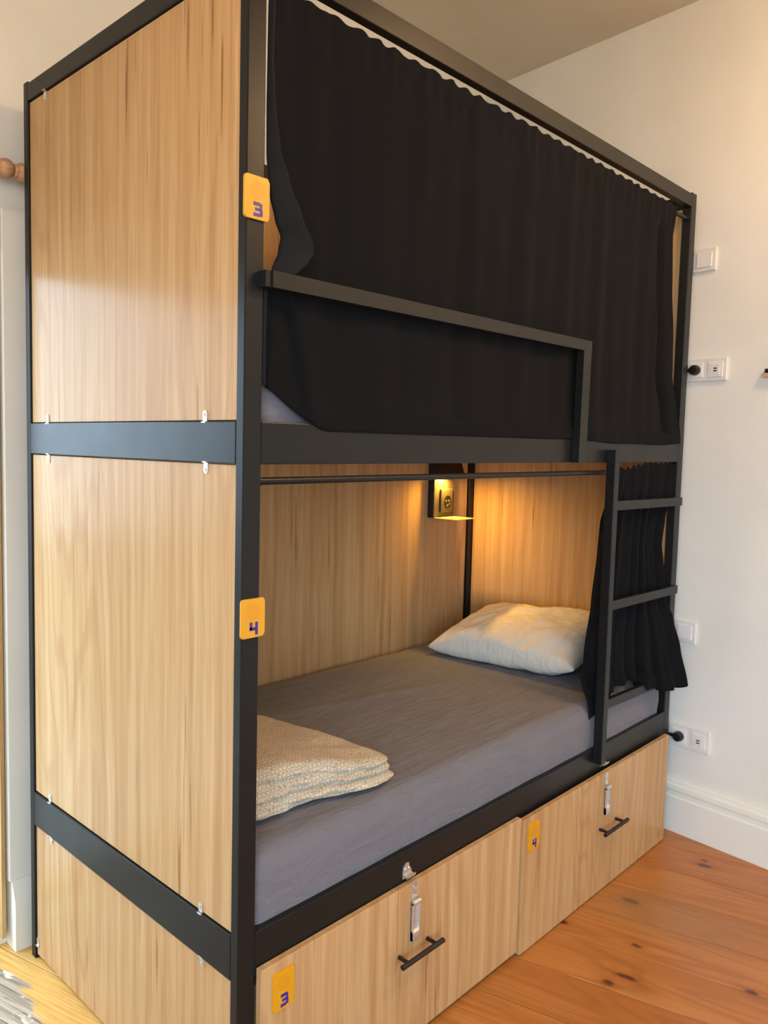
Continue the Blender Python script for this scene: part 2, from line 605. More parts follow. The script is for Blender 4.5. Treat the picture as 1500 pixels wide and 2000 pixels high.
xr = lambda y: XW + WA * y
ROOM = [(LEFT_X, FRONT_Y), (xr(FRONT_Y), FRONT_Y), (xr(BACK_Y), BACK_Y), (LEFT_X, BACK_Y)]
OUT = [(LEFT_X - .3, FRONT_Y - .3), (xr(FRONT_Y) + .3, FRONT_Y - .3), (xr(BACK_Y) + .3, BACK_Y + .3), (LEFT_X - .3, BACK_Y + .3)]
floor = slab('floor', OUT, -0.06, -0.018, 'sub')
tag(floor, 'orange varnished pine board floor with dark knots')
ceiling = slab('ceiling', OUT, CEIL_Z, CEIL_Z + 0.1, 'ceil')

def clip_poly(poly, clip):
    out = poly
    n = len(clip)
    for i in range(n):
        a, b = Vector(clip[i]), Vector(clip[(i + 1) % n])
        ed = b - a
        side = lambda p: ed.x * (p[1] - a.y) - ed.y * (p[0] - a.x)
        res = []
        for k in range(len(out)):
            p, q = out[k], out[(k + 1) % len(out)]
            sp, sq = side(p), side(q)
            if sp >= 0:
                res.append(p)
            if sp * sq < 0:
                t = sp / (sp - sq)
                res.append((p[0] + (q[0] - p[0]) * t, p[1] + (q[1] - p[1]) * t))
        out = res
        if len(out) < 3:
            return []
    return out

PW = 0.188
# boards run a little way under the walls and into the balcony doorway
FCLIP = [(LEFT_X, FRONT_Y), (xr(FRONT_Y) + .01, FRONT_Y), (xr(BACK_Y) + .01, BACK_Y + 0.02), (LEFT_X, BACK_Y + 0.02)]
k0 = 0.03
for k in range(-22, 22):
    n0, n1 = k * PW + k0 + 0.0012, (k + 1) * PW + k0 - 0.0012
    cuts = [-6.5, random.uniform(-3.6, -0.9), 6.5] if k not in (4, 5, 6, 7, 8, 9, 10) else [-6.5, random.uniform(-1.9, -1.2), 6.5]
    cuts = [-6.5, (k * 1.37 % 3.2) + 0.9, 6.5]
    for l0, l1 in zip(cuts, cuts[1:]):
        l0 += 0.001; l1 -= 0.001
        quad = [PD * l0 + PN * n0, PD * l1 + PN * n0, PD * l1 + PN * n1, PD * l0 + PN * n1]
        poly = clip_poly([(q.x, q.y) for q in quad], FCLIP)
        if len(poly) < 3:
            continue
        bm = bmesh.new()
        prism(bm, poly, lambda u, v, d: Vector((u, v, d)), -0.018, 0.0)
        bmesh.ops.remove_doubles(bm, verts=bm.verts, dist=1e-4)
        top = [e for e in bm.edges if all(abs(v.co.z) < 1e-6 for v in e.verts)]
        bmesh.ops.bevel(bm, geom=top, offset=0.0012, segments=1, affect='EDGES')
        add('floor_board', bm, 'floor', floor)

# right wall
bm = bmesh.new()
prism(bm, [(xr(FRONT_Y), FRONT_Y), (xr(FRONT_Y) + .3, FRONT_Y), (xr(BACK_Y) + .3, BACK_Y), (xr(BACK_Y), BACK_Y)], lambda u, v, d: Vector((u, v, d)), -0.02, CEIL_Z)
tag(add('wall_right', bm, 'wall'), kind='structure')
slab('wall_front', [(LEFT_X - .3, FRONT_Y - .3), (xr(FRONT_Y) + .3, FRONT_Y - .3), (xr(FRONT_Y) + .3, FRONT_Y), (LEFT_X - .3, FRONT_Y)], -0.02, CEIL_Z, 'wall')
SWAP = Matrix(((0, 1, 0, 0), (1, 0, 0, 0), (0, 0, 1, 0), (0, 0, 0, 1)))

def wall_with_hole(name, x0, x1, y0, y1, w, mtx=None):
    bm = bmesh.new()
    bbox(bm, x0, w[0], y0, y1, -0.02, CEIL_Z)
    bbox(bm, w[1], x1, y0, y1, -0.02, CEIL_Z)
    bbox(bm, w[0], w[1], y0, y1, w[3], CEIL_Z)
    if w[2] > -0.02:
        bbox(bm, w[0], w[1], y0, y1, -0.02, w[2])
    if mtx:
        bmesh.ops.transform(bm, matrix=mtx, verts=bm.verts)
    return tag(add(name, bm, 'wall'), kind='structure')
wall_with_hole('wall_back', LEFT_X - .3, xr(BACK_Y) + .3, BACK_Y, BACK_Y + .13, WIN1)
wall_with_hole('wall_left', FRONT_Y, BACK_Y, LEFT_X - .3, LEFT_X, WIN2, SWAP)

def window_unit(name, w, y, mat, mtx=None):
    x0, x1, z0, z1 = w
    mtx = mtx or Matrix.Identity(4)
    e = bpy.data.objects.new(name, None)
    COL.objects.link(e)
    e.location = mtx @ Vector(((x0 + x1) / 2, y, z0))
    tag(e, kind='structure')
    fw = 0.06
    f2 = fw * 0.5
    for (a0, a1, c0, c1) in ((x0, x0 + fw, z0, z1), (x1 - f2, x1, z0, z1), (x0 + fw, x1 - f2, z1 - f2, z1), (x0 + fw, x1 - f2, z0, z0 + fw)):
        box('frame_bar', a0, a1, y, y + .05, c0, c1, mat, e, 0.004, 2, mtx)
    box('pane', x0 + fw, x1 - f2, y + .022, y + .027, z0 + fw, z1 - f2, 'glass', e, 0, 2, mtx)
    return e
window_unit('window_1', WIN1, BACK_Y + 0.05, 'framewood')
window_unit('window_2', WIN2, LEFT_X - 0.18, 'trim', SWAP)

# balcony outside the door: pale slab and parapet lit by the sky
bal = bpy.data.objects.new('balcony', None)
COL.objects.link(bal)
bal.location = (-0.7, 2.0, -0.2)
tag(bal, 'pale tiled balcony outside the door', kind='structure')
box('balcony_slab', -2.4, 1.0, BACK_Y + 0.14, 2.75, -0.20, -0.03, 'stone', bal, 0.004)
box('parapet', -2.4, 1.0, 2.75, 2.90, -0.20, 0.95, 'stone', bal, 0.006)

# casing of the balcony door, with a plinth block at its foot
def casing():
    e = bpy.data.objects.new('trim_1', None)
    COL.objects.link(e)
    e.location = (0.02, BACK_Y, 0)
    tag(e, 'cream painted door casing with plinth block', kind='structure')
    x0, x1, yf = -0.034, 0.085, 1.002
    bm = bmesh.new()
    prof = [(x0, BACK_Y), (x0, yf + 0.004), (x0 + 0.004, yf), (x0 + 0.070, yf), (x0 + 0.078, yf + 0.008), (x0 + 0.09, yf + 0.010), (x0 + 0.1, yf + 0.018), (x1, yf + 0.02), (x1, BACK_Y)]
    prism(bm, prof, lambda u, v, d: Vector((u, v, d)), 0.20, WIN1[3] + 0.11)
    add('casing_board', bm, 'trim', e)
    bm = bmesh.new()
    prism(bm, [(BACK_Y, 0), (0.974, 0), (0.974, 0.135), (0.977, 0.15), (0.989, 0.185), (0.998, 0.20), (BACK_Y, 0.20)],
          lambda u, v, d: Vector((d, u, v)), -0.028, x1 + 0.01)
    add('plinth_block', bm, 'trim', e)
    box('jamb_lining', WIN1[1] - 0.012, WIN1[1], BACK_Y - 0.030, BACK_Y + 0.049, 0.032, WIN1[3] - 0.002, 'framewood', e, 0.001)
    bm = bmesh.new()
    bbox(bm, WIN1[0] - 0.11, x0, yf, BACK_Y, WIN1[3] + 0.0, WIN1[3] + 0.11, 0.004)
    add('head_board', bm, 'trim', e)
    bm = bmesh.new()
    bbox(bm, WIN1[0] - 0.11, WIN1[0], yf, BACK_Y, 0, WIN1[3], 0.004)
    add('casing_board', bm, 'trim', e)
casing()

# skirting of the right wall
bm = bmesh.new()
bp = [(0, 0), (.022, 0), (.022, .136), (.018, .143), (.013, .146), (.013, .157), (.019, .160), (.021, .166), (.019, .182), (.011, .187), (.009, .198), (.005, .204), (.004, .212), (0, .212)]
prism(bm, bp, lambda u, v, d: wallp(d, u, v), -1.0, 4.25)
tag(add('baseboard_right', bm, 'trim'), kind='structure')
bm = bmesh.new()
bbox(bm, 0.10, 2.20, BACK_Y - 0.02, BACK_Y, 0, 0.2, 0.004)
tag(add('baseboard_back', bm, 'trim'), kind='structure')

# ------------------------------------------------------------------ bunk bed
L, W = 2.08, 0.9345
ZT, ZTL, MT, MB, LT, LB = 2.386, 2.341, 1.5076, 1.4261, 0.4875, 0.3929
PF, PE = 0.0434, 0.024           # near post: width along the front, depth along the end
bed = empty('bunk_bed', (L / 2, W / 2, 0), 'black steel double bunk bed with light oak panels, guard rail and ladder', 'bunk bed')

box('post', 0, PF, 0, PE, 0, ZT + 0.006, 'metal', bed, 0.0025)
box('post', L - PF, L, 0, 0.032, 0, ZT + 0.006, 'metal', bed, 0.0025)
box('post', 0, PF, W - 0.024, W, 0, ZT + 0.006, 'metal', bed, 0.0025)
box('post', 2.012, L, W - 0.034, W, 0, ZT + 0.006, 'metal', bed, 0.0025)

RD = 0.024
XB = L - PF
def ring(z0, z1, d=RD):
    box('rail', PF, XB, 0, d, z0, z1, 'metal', bed, 0.002)              # front
    box('rail', PF, 2.012, W - d, W, z0, z1, 'metal', bed, 0.002)       # back
    box('rail', 0, 0.03, PE, W - 0.024, z0, z1, 'metal', bed, 0.002)    # near end
    box('rail', L - 0.03, L, 0.032, W - 0.034, z0, z1, 'metal', bed, 0.002)
ring(ZTL, ZT)
ring(MB, MT)
ring(LB, LT)

# panels
PX0, PX1 = 0.006, 0.024
for z0, z1 in ((MT + .002, ZTL - .002), (LT + .002, MB - .002), (0.012, LB - .002)):
    box('end_panel', PX0, PX1, PE + 0.001, W - 0.025, z0, z1, 'panel', bed, 0.001, 1)
for z0, z1 in ((MT + .002, ZTL - .002), (LT + .002, MB - .002)):
    box('end_panel', 2.046, 2.064, 0.034, W - 0.036, z0, z1, 'panel', bed, 0.001, 1)
    box('back_panel', PF + 0.001, 1.998, 0.902, 0.920, z0, z1, 'panel', bed, 0.001, 1)
box('bed_base', 0.031, 2.045, 0.025, 0.9, LB + 0.012, LB + 0.030, 'basewood', bed, 0.001, 1)
box('bed_base', 0.031, 2.045, 0.025, 0.9, MB + 0.008, MB + 0.026, 'basewood', bed, 0.001, 1)

# small zinc clips that hold the end panels
def clip(y, z, up):
    """tab lying on the panel, up=+1 rises from the rail below, -1 hangs from the rail above"""
    bm = bmesh.new()
    w, h = 0.0065, 0.020
    pts = [(-w, -0.004), (w, -0.004), (w, h - w)]
    for k in range(1, 8):
        a = math.pi * k / 8
        pts.append((w * math.cos(a), h - w + w * math.sin(a)))
    pts.append((-w, h - w))
    prism(bm, pts, lambda u, v, d: Vector((d, y + u, z + up * v)), 0.0035, 0.0060)
    bbox(bm, -0.0005, 0.0045, y - w, y + w, z - 0.0045 if up > 0 else z + 0.0022, z - 0.0022 if up > 0 else z + 0.0045)
    o = add('panel_clip', bm, 'zinc', bed)
    bm = bmesh.new()
    c = Vector((0.0030, y, z + up * (h - w - 0.001)))
    lathe(bm, [(0.0001, 0.0012), (0.0022, 0.0009), (0.0034, 0.0)], Matrix.Translation(c) @ Matrix.Rotation(math.radians(-90), 4, 'Y'), 12)
    add('screw', bm, 'zinc', o, True)
for y in (0.817, 0.128):
    clip(y, MT + .002, 1)
    clip(y - 0.004, MB - .002, -1)
    clip(y + 0.003, LT + .002, 1)
    clip(y - 0.003, LB - .002, -1)
    clip(y, ZTL - .002, -1)
clip(0.902, 0.045, 1)

# guard rail (one bent tube) with its bracket
GY0, GY1 = -0.025, -0.003
bm = bmesh.new()
gp = [(0.046, 1.788), (1.292, 1.785), (1.284, MB), (1.240, MB), (1.246, 1.755), (0.046, 1.757)]
prism(bm, gp, lambda u, v, d: Vector((u, d, v)), GY0, GY1)
es = [e for e in bm.edges if e.calc_face_angle(0) > 0.8]
bmesh.ops.bevel(bm, geom=es, offset=0.002, segments=2, affect='EDGES')
g = add('guard_rail', bm, 'metal', bed)
box('guard_bracket', PF - 0.012, 0.0465, GY0 + 0.004, 0.004, 1.757, 1.788, 'metal', bed, 0.001)
box('guard_bracket', 1.242, 1.282, GY1 - 0.001, 0.0, MB + 0.01, MT - 0.01, 'metal', bed, 0.001)

# ladder: one stile, three rungs carried by the stile and the far post
SX0, SX1 = 1.466, 1.496
bm = bmesh.new()
bbox(bm, SX0, SX1, -0.032, -0.001, 0.445, 1.466, 0.002)
add('ladder_stile', bm, 'metal', bed)
for zl, zr in ((1.302, 1.296), (0.976, 0.968), (0.648, 0.633)):
    bm = bmesh.new()
    prism(bm, [(SX1 - 0.002, zl), (2.052, zr), (2.052, zr - 0.030), (SX1 - 0.002, zl - 0.030)], lambda u, v, d: Vector((u, d, v)), -0.017, -0.0005)
    es = [e for e in bm.edges if e.calc_face_angle(0) > 0.8]
    bmesh.ops.bevel(bm, geom=es, offset=0.0015, segments=1, affect='EDGES')
    add('ladder_rung', bm, 'metal', bed)

# curtain rods
RODU, RODL = (0.0160, 2.3015), (0.0165, 1.393)
for (y, z) in (RODU, RODL):
    r = cyl('curtain_rod', (PF - 0.001, y, z), (XB + 0.001, y, z), 0.0075, 'metal', bed, 18)
    for x in (PF + 0.004, XB - 0.004):
        cyl('rod_socket', (x - 0.004, y, z), (x + 0.004, y, z), 0.0112, 'metal', r, 18)

# ------------------------------------------------------------------ number tags
def numeral(bm, ch, cx, cz, w, h, fn, d0, d1):
    t = w * 0.30
    b = h * 0.24
    x0, x1 = cx - w / 2, cx + w / 2
    z0, z1 = cz - h / 2, cz + h / 2
    if ch == '3':
        rects = [(x1 - t, x1, z0 + b * .25, cz - 0.0001), (x1 - t, x1 - w * .06, cz + 0.0001, z1 - b * .25), (x0, x1 - t + 0.0004, z1 - b, z1), (x0, x1 - t + 0.0004, z0, z0 + b), (x0 + w * .18, x1 - t + 0.0004, cz - b * .45, cz + b * .45)]
    else:
        rects = [(x0, x0 + t, cz - b * .3, z1), (x1 - t - w * .05, x1 - w * .05, z0, z1), (x0, x1 - t, cz - b * .6, cz + b * .4)]
    for (a, c, e, f) in rects:
        prism(bm, [(a, e), (c, e), (c, f), (a, f)], fn, d0, d1)

def number_tag(parent, ch, x0, x1, z0, z1, yf, up_emblem=True):
    """x0..x1, z0..z1 on a plane whose front is y = yf; returns the plate"""
    fn = lambda u, v, d: Vector((u, yf - d, v))
    w, h = x1 - x0, z1 - z0
    cx, cz = (x0 + x1) / 2, (z0 + z1) / 2
    bm = bmesh.new()
    prism(bm, rrect(w, h, 0.007, 6, cx, cz), fn, 0.0, 0.004)
    es = [e for e in bm.edges if all(abs(v.co.y - (yf - 0.004)) < 1e-6 for v in e.verts)]
    bmesh.ops.bevel(bm, geom=es, offset=0.0012, segments=2, affect='EDGES')
    o = tag(add('number_tag', bm, 'yellow', parent, True, math.radians(20)), 'yellow rounded tag with a violet ' + ch)
    host = o if parent is bed else parent
    bm = bmesh.new()
    c = [(cx + 0.017 * math.cos(a * math.pi / 14), cz + h * 0.17 + 0.017 * math.sin(a * math.pi / 14)) for a in range(28)]
    prism(bm, c, fn, 0.0038, 0.0042)
    add('emblem', bm, 'amber', o)
    bm = bmesh.new()
    numeral(bm, ch, cx + w * 0.04, cz - h * 0.27, w * 0.36, h * 0.33, fn, 0.0038, 0.0047)
    add('numeral', bm, 'violet', o)
    return o
number_tag(bed, '3', -0.008, 0.052, 1.879, 1.957, -0.0005)
number_tag(bed, '4', -0.005, 0.054, 1.093, 1.169, -0.0005)

# ------------------------------------------------------------------ under-bed drawers
def toggle_latch(parent, x, ztop, zbot, yf):
    """draw latch on the drawer front: screwed plate, lever with folded ends"""
    P = lambda u, v, d: Vector((x + u, yf - d, v))
    zj = ztop - (ztop - zbot) * 0.30
    bm = bmesh.new()
    prism(bm, rrect(0.021, ztop - zj + 0.012, 0.003, 3, 0, (ztop + zj) / 2), P, 0.0003, 0.0018)
    pl_ = add('latch_plate', bm, 'zinc', parent)
    for (u, v) in ((-.004, .82), (.005, .62), (-.005, .32), (.005, .22)):
        bm = bmesh.new()
        lathe(bm, [(0.0001, 0.0016), (0.0022, 0.0012), (0.0032, 0.0)], Matrix.Translation(P(u, zj + v * (ztop - zj), 0.0018)) @ Matrix.Rotation(math.radians(90), 4, 'X'), 10)
        add('rivet', bm, 'zinc', parent, True)
    # lever: shallow channel with rounded end folds
    bm = bmesh.new()
    zc = (zj + zbot) / 2
    hw = 0.013
    bbox(bm, x - hw, x + hw, yf - 0.0045, yf - 0.0025, zbot, zj)
    for s in (-1, 1):
        xx = x + s * hw
        bbox(bm, min(xx, xx - s * 0.0022), max(xx, xx - s * 0.0022), yf - 0.011, yf - 0.0004, zbot + 0.001, zj - 0.003, 0.0006, 1)
    tube(bm, (x - hw, yf - 0.008, zj - 0.002), (x + hw, yf - 0.008, zj - 0.002), 0.0062, 14)
    prism(bm, [(0.0045, zbot + 0.026), (0.010, zbot + 0.022), (0.011, zbot + 0.016), (0.0105, zbot), (0.0045, zbot)], lambda u, v, d: Vector((d, yf - u, v)), x - hw, x + hw)
    add('latch_lever', bm, 'zinc', parent, True, math.radians(35))

def latch_catch(x, z):
    bm = bmesh.new()
    P = lambda u, v, d: Vector((x + u, -d, z + v))
    prism(bm, [(-.016, -.014), (.016, -.014), (.015, .004), (.008, .012), (.006, .022), (-.004, .024), (-.013, .016), (-.016, .004)], P, 0.0002, 0.002)
    prism(bm, [(0.002, -.006), (0.013, -.010), (0.017, -.004), (0.017, 0.001), (0.014, -.003), (0.0125, -.006), (0.002, -.002)], lambda u, v, d: Vector((x + d, -u, z + v)), -0.015, 0.015)
    for u in (-.007, .006):
        lathe(bm, [(0.0001, 0.002), (0.0025, 0.0014), (0.0036, 0.0)], Matrix.Translation(P(u, .009, 0.002)) @ Matrix.Rotation(math.radians(90), 4, 'X'), 12)
    add('latch_catch', bm, 'zinc', bed, True, math.radians(35))

def drawer(ch, label, x0, x1, z0, z1, yf, tagx, tagz, latx, ltop, lbot, hx0, hx1, hz):
    e = empty('under_bed_drawer', ((x0 + x1) / 2, 0.4, 0), label, 'drawer')
    box('front_panel', x0, x1, yf, yf + 0.016, z0, z1, 'panel', e, 0.001, 1)
    xi0, xi1 = max(x0 + 0.02, 0.06), min(x1 - 0.02, 2.0)
    ytop = z1 - 0.06
    bm = bmesh.new()
    bbox(bm, xi0, xi0 + 0.016, yf + 0.016, 0.85, 0.05, ytop)
    bbox(bm, xi1 - 0.016, xi1, yf + 0.016, 0.85, 0.05, ytop)
    bbox(bm, xi0 + 0.016, xi1 - 0.016, 0.834, 0.85, 0.05, ytop)
    bbox(bm, xi0 + 0.016, xi1 - 0.016, yf + 0.016, 0.834, 0.05, 0.062)
    add('drawer_box', bm, 'panel', e)
    for cx in (xi0 + 0.06, xi1 - 0.06):
        for cy in (0.10, 0.76):
            cyl('caster', (cx - 0.01, cy, 0.025), (cx + 0.01, cy, 0.025), 0.025, 'blackpl', e, 20)
    number_tag(e, ch, tagx - 0.029, tagx + 0.029, tagz - 0.042, tagz + 0.042, yf)
    toggle_latch(e, latx, ltop, lbot, yf)
    # bar handle on two pegs
    yb = yf - 0.032
    bm = bmesh.new()
    tube(bm, (hx0, yb, hz), (hx1, yb, hz), 0.0062, 20)
    es = [q for q in bm.edges if q.calc_face_angle(0) > 1.0]
    bmesh.ops.bevel(bm, geom=es, offset=0.001, segments=2, affect='EDGES')
    h = add('handle', bm, 'handle', e, True, math.radians(40))
    for px in (hx0 + 0.026, hx1 - 0.026):
        cyl('handle_peg', (px, yf, hz), (px, yb, hz), 0.005, 'handle', h, 16)
    return e

drawer('3', 'oak front under-bed drawer tagged 3, flush below the mattress foot end', 0.046, 1.012, 0.012, 0.413, -0.018,
       0.104, 0.350, 0.529, 0.411, 0.268, 0.452, 0.612, 0.244)
drawer('4', 'oak front under-bed drawer tagged 4, standing slightly proud beside the skirting board', 1.015, 2.022, 0.004, 0.408, -0.026,
       1.066, 0.348, 1.520, 0.400, 0.266, 1.462, 1.628, 0.222)
latch_catch(0.521, 0.434)
latch_catch(1.540, 0.431)

# ------------------------------------------------------------------ bedding
def rounded_block(x0, x1, y0, y1, z0, z1, r, nx, ny, nzs, fn=None):
    """subdivided box with rounded edges, fn(co, normalised) may displace"""
    bm = bmesh.new()
    vmap = {}
    def coord(i, j, k):
        a, b, c = i / nx, j / ny, k / nzs
        p = Vector((x0 + (x1 - x0) * a, y0 + (y1 - y0) * b, z0 + (z1 - z0) * c))
        q = Vector((min(max(p.x, x0 + r), x1 - r), min(max(p.y, y0 + r), y1 - r), min(max(p.z, z0 + r), z1 - r)))
        d = p - q
        if d.length > 1e-9:
            # snap the shell to radius r
            p = q + d.normalized() * r
        nrm = d.normalized() if d.length > 1e-9 else Vector((0, 0, 0))
        if fn:
            p = fn(p, (2 * a - 1, 2 * b - 1, 2 * c - 1), nrm)
        return p
    def V(i, j, k):
        key = (i, j, k)
        if key not in vmap:
            vmap[key] = bm.verts.new(coord(i, j, k))
        return vmap[key]
    for i in range(nx):
        for j in range(ny):
            bm.faces.new((V(i, j, 0), V(i, j + 1, 0), V(i + 1, j + 1, 0), V(i + 1, j, 0)))
            bm.faces.new((V(i, j, nzs), V(i + 1, j, nzs), V(i + 1, j + 1, nzs), V(i, j + 1, nzs)))
    for i in range(nx):
        for k in range(nzs):
            bm.faces.new((V(i, 0, k), V(i + 1, 0, k), V(i + 1, 0, k + 1), V(i, 0, k + 1)))
            bm.faces.new((V(i, ny, k), V(i, ny, k + 1), V(i + 1, ny, k + 1), V(i + 1, ny, k)))
    for j in range(ny):
        for k in range(nzs):
            bm.faces.new((V(0, j, k), V(0, j, k + 1), V(0, j + 1, k + 1), V(0, j + 1, k)))
            bm.faces.new((V(nx, j, k), V(nx, j + 1, k), V(nx, j + 1, k + 1), V(nx, j, k + 1)))
    return bm

MZ = 0.640
def matt(p, n, nrm):
    a, b, c = n
    p = p.copy()
    if c > 0.2:
        top = sstep(0.2, 0.95, c)
        wv = 0.0042 * nz(p.x * 2.2 + p.y * 1.5, p.y * 5.0, 3) + 0.0034 * nz(p.x * 5 + p.y * 9, p.y * 17 - p.x * 4, 8) + 0.0018 * nz(p.x * 14 + p.y * 20, p.y * 46 - p.x * 10, 5)
        # long soft pull lines that run along the bed
        d = (p.y - 0.55) + 0.10 * (p.x - 0.8) - 0.03 * math.sin(p.x * 3)
        wv += 0.006 * math.exp(-(d / 0.03) ** 2) * sstep(0.3, 0.6, p.x) * (1 - sstep(1.1, 1.5, p.x))
        p.z += wv * top - 0.004 * top
    if b < -0.5 and c < 0.9:
        p.y += 0.005 * nz(p.x * 2.6, p.z * 4, 1) + 0.003 * nz(p.x * 7 + p.z * 20, p.z * 16, 2) + 0.006 * sstep(0.2, -1, c) 
    return p
bm = rounded_block(0.034, 2.036, 0.012, 0.896, LB + 0.031, MZ, 0.045, 150, 90, 14, matt)
tag(add('mattress', bm, 'sheet', None, True), 'lower bunk mattress in a wrinkled grey fitted sheet', 'mattress')

bm = rounded_block(0.034, 2.036, 0.030, 0.896, MB + 0.027, 1.64, 0.045, 60, 30, 10, None)
tag(add('mattress', bm, 'sheet', None, True), 'upper bunk grey mattress peeping out below the black curtain corner', 'mattress')

# pillow
def pillow():
    nu, nv = 56, 64
    hx, hy, H = 0.232, 0.312, 0.086
    rows_t, rows_b = [], []
    rot = Matrix.Rotation(math.radians(-11), 3, 'Y') @ Matrix.Rotation(math.radians(-3), 3, 'X')
    rz = Matrix.Rotation(math.radians(3.0), 3, 'Z')
    ctr = Vector((1.795, 0.462, 0.726))
    for side, rows in ((1, rows_t), (-1, rows_b)):
        for i in range(nu + 1):
            row = []
            for j in range(nv + 1):
                u, v = 2 * i / nu - 1, 2 * j / nv - 1
                pin = 1 - 0.10 * (1 - abs(u) ** 2.2) * (abs(v) ** 5) * 1.0
                pin2 = 1 - 0.09 * (1 - abs(v) ** 2.2) * (abs(u) ** 5)
                x, y = u * hx * pin2, v * hy * pin
                f = max(0.0, (1 - abs(u) ** 2.8)) ** 0.46 * max(0.0, (1 - abs(v) ** 3.0)) ** 0.46
                h = H * f
                edge = 1 - f
                wr = 0.010 * nz(u * 2.0 + 5, v * 2.6, side) + 0.006 * nz(u * 4 + v * 3, v * 6, 9) + 0.0035 * nz(u * 9 + 3 * v, v * 12, 4 * side)
                # creases that fan in from the corners
                cr = 0.005 * math.sin(14 * math.atan2(v - 0.9, u + 0.95)) * math.exp(-((u + .8) ** 2 + (v + .75) ** 2) * 3)
                z = side * (h + (wr + cr) * min(1, f * 1.6))
                p = rz @ (rot @ Vector((x, y, z))) + ctr
                base = MZ + 0.001
                if p.z < base:
                    p.z = base + 0.002 * edge
                p.x = min(p.x, 2.040)
                row.append(p)
            rows.append(row)
    bm = bmesh.new()
    for rows in (rows_t, rows_b):
        vv = [[bm.verts.new(p) for p in r] for r in rows]
        for a, b in zip(vv, vv[1:]):
            for k in range(len(a) - 1):
                bm.faces.new((a[k], a[k + 1], b[k + 1], b[k]))
    bmesh.ops.remove_doubles(bm, verts=bm.verts, dist=0.0006)
    o = add('pillow', bm, 'pillow', None, True)
    return tag(o, 'cream cotton pillow lying at the lit head end of the grey mattress', 'pillow')
pillow()

# folded duvet
def duv(p, n, nrm):
    a, b, c = n
    p = p.copy()
    fr = (p.z - MZ) / 0.11
    # thickness falls towards the folded right-hand corner
    th = 0.105 - 0.045 * sstep(0.16, 0.52, p.x) - 0.012 * sstep(0.25, 0.8, p.y)
    p.z = MZ + 0.003 + fr * th
    side = max(abs(a) ** 6, abs(b) ** 6)
    if c > -0.98:
        g = 0.0
        for kk, c0 in ((1, -0.28), (2, 0.34)):
            cc = c0 + 0.34 * nz(p.x * 4.2 + kk * 7, p.y * 4, kk) + 0.10 * nz(p.x * 13, p.y * 13, kk + 3)
            g += (0.55 + 0.9 * abs(nz(p.x * 6, p.y * 6, kk + 8))) * math.exp(-((c - cc) / 0.10) ** 2)
        outd = Vector((a if abs(a) > 0.9 else 0, b if abs(b) > 0.9 else 0, 0))
        if outd.length > 0 and abs(c) < 0.97:
            outd.normalize()
            lay = 0.014 * nz(p.x * 7 + p.y * 6, c * 2.2, 4) + 0.007 * nz(p.x * 22, p.y * 18 + c * 6, 2) + 0.016 * (1 - c) * 0.5
            p += outd * (-0.016 * g + lay)
    if c > 0.5:
        p.z += (0.011 * nz(p.x * 5, p.y * 4, 2) + 0.005 * nz(p.x * 14 + p.y * 9, p.y * 17, 6)) * (1 - 0.5 * side)
    # the front edge is skewed: it swings back towards the foot of the bed
    p.y += 0.055 * (1 - sstep(0.05, 0.5, p.x)) * sstep(0.9, 0.1, (p.y - 0.06) / 0.7) + 0.010 * nz(p.x * 5, 3, 3)
    p.x += -0.05 * sstep(0.1, 0.75, p.y) + 0.008 * nz(p.y * 6, 1, 5)
    p.x = max(p.x, 0.034)
    return p
bm = rounded_block(0.036, 0.530, 0.070, 0.700, MZ, MZ + 0.11, 0.026, 64, 80, 22, duv)
tag(add('duvet', bm, 'duvet', None, True), 'folded beige duvet with a small ring print on the mattress foot end', 'duvet')

# ------------------------------------------------------------------ curtains
def solidify(o, t):
    md = o.modifiers.new('thickness', 'SOLIDIFY')
    md.thickness = t
    md.offset = 0
    return o

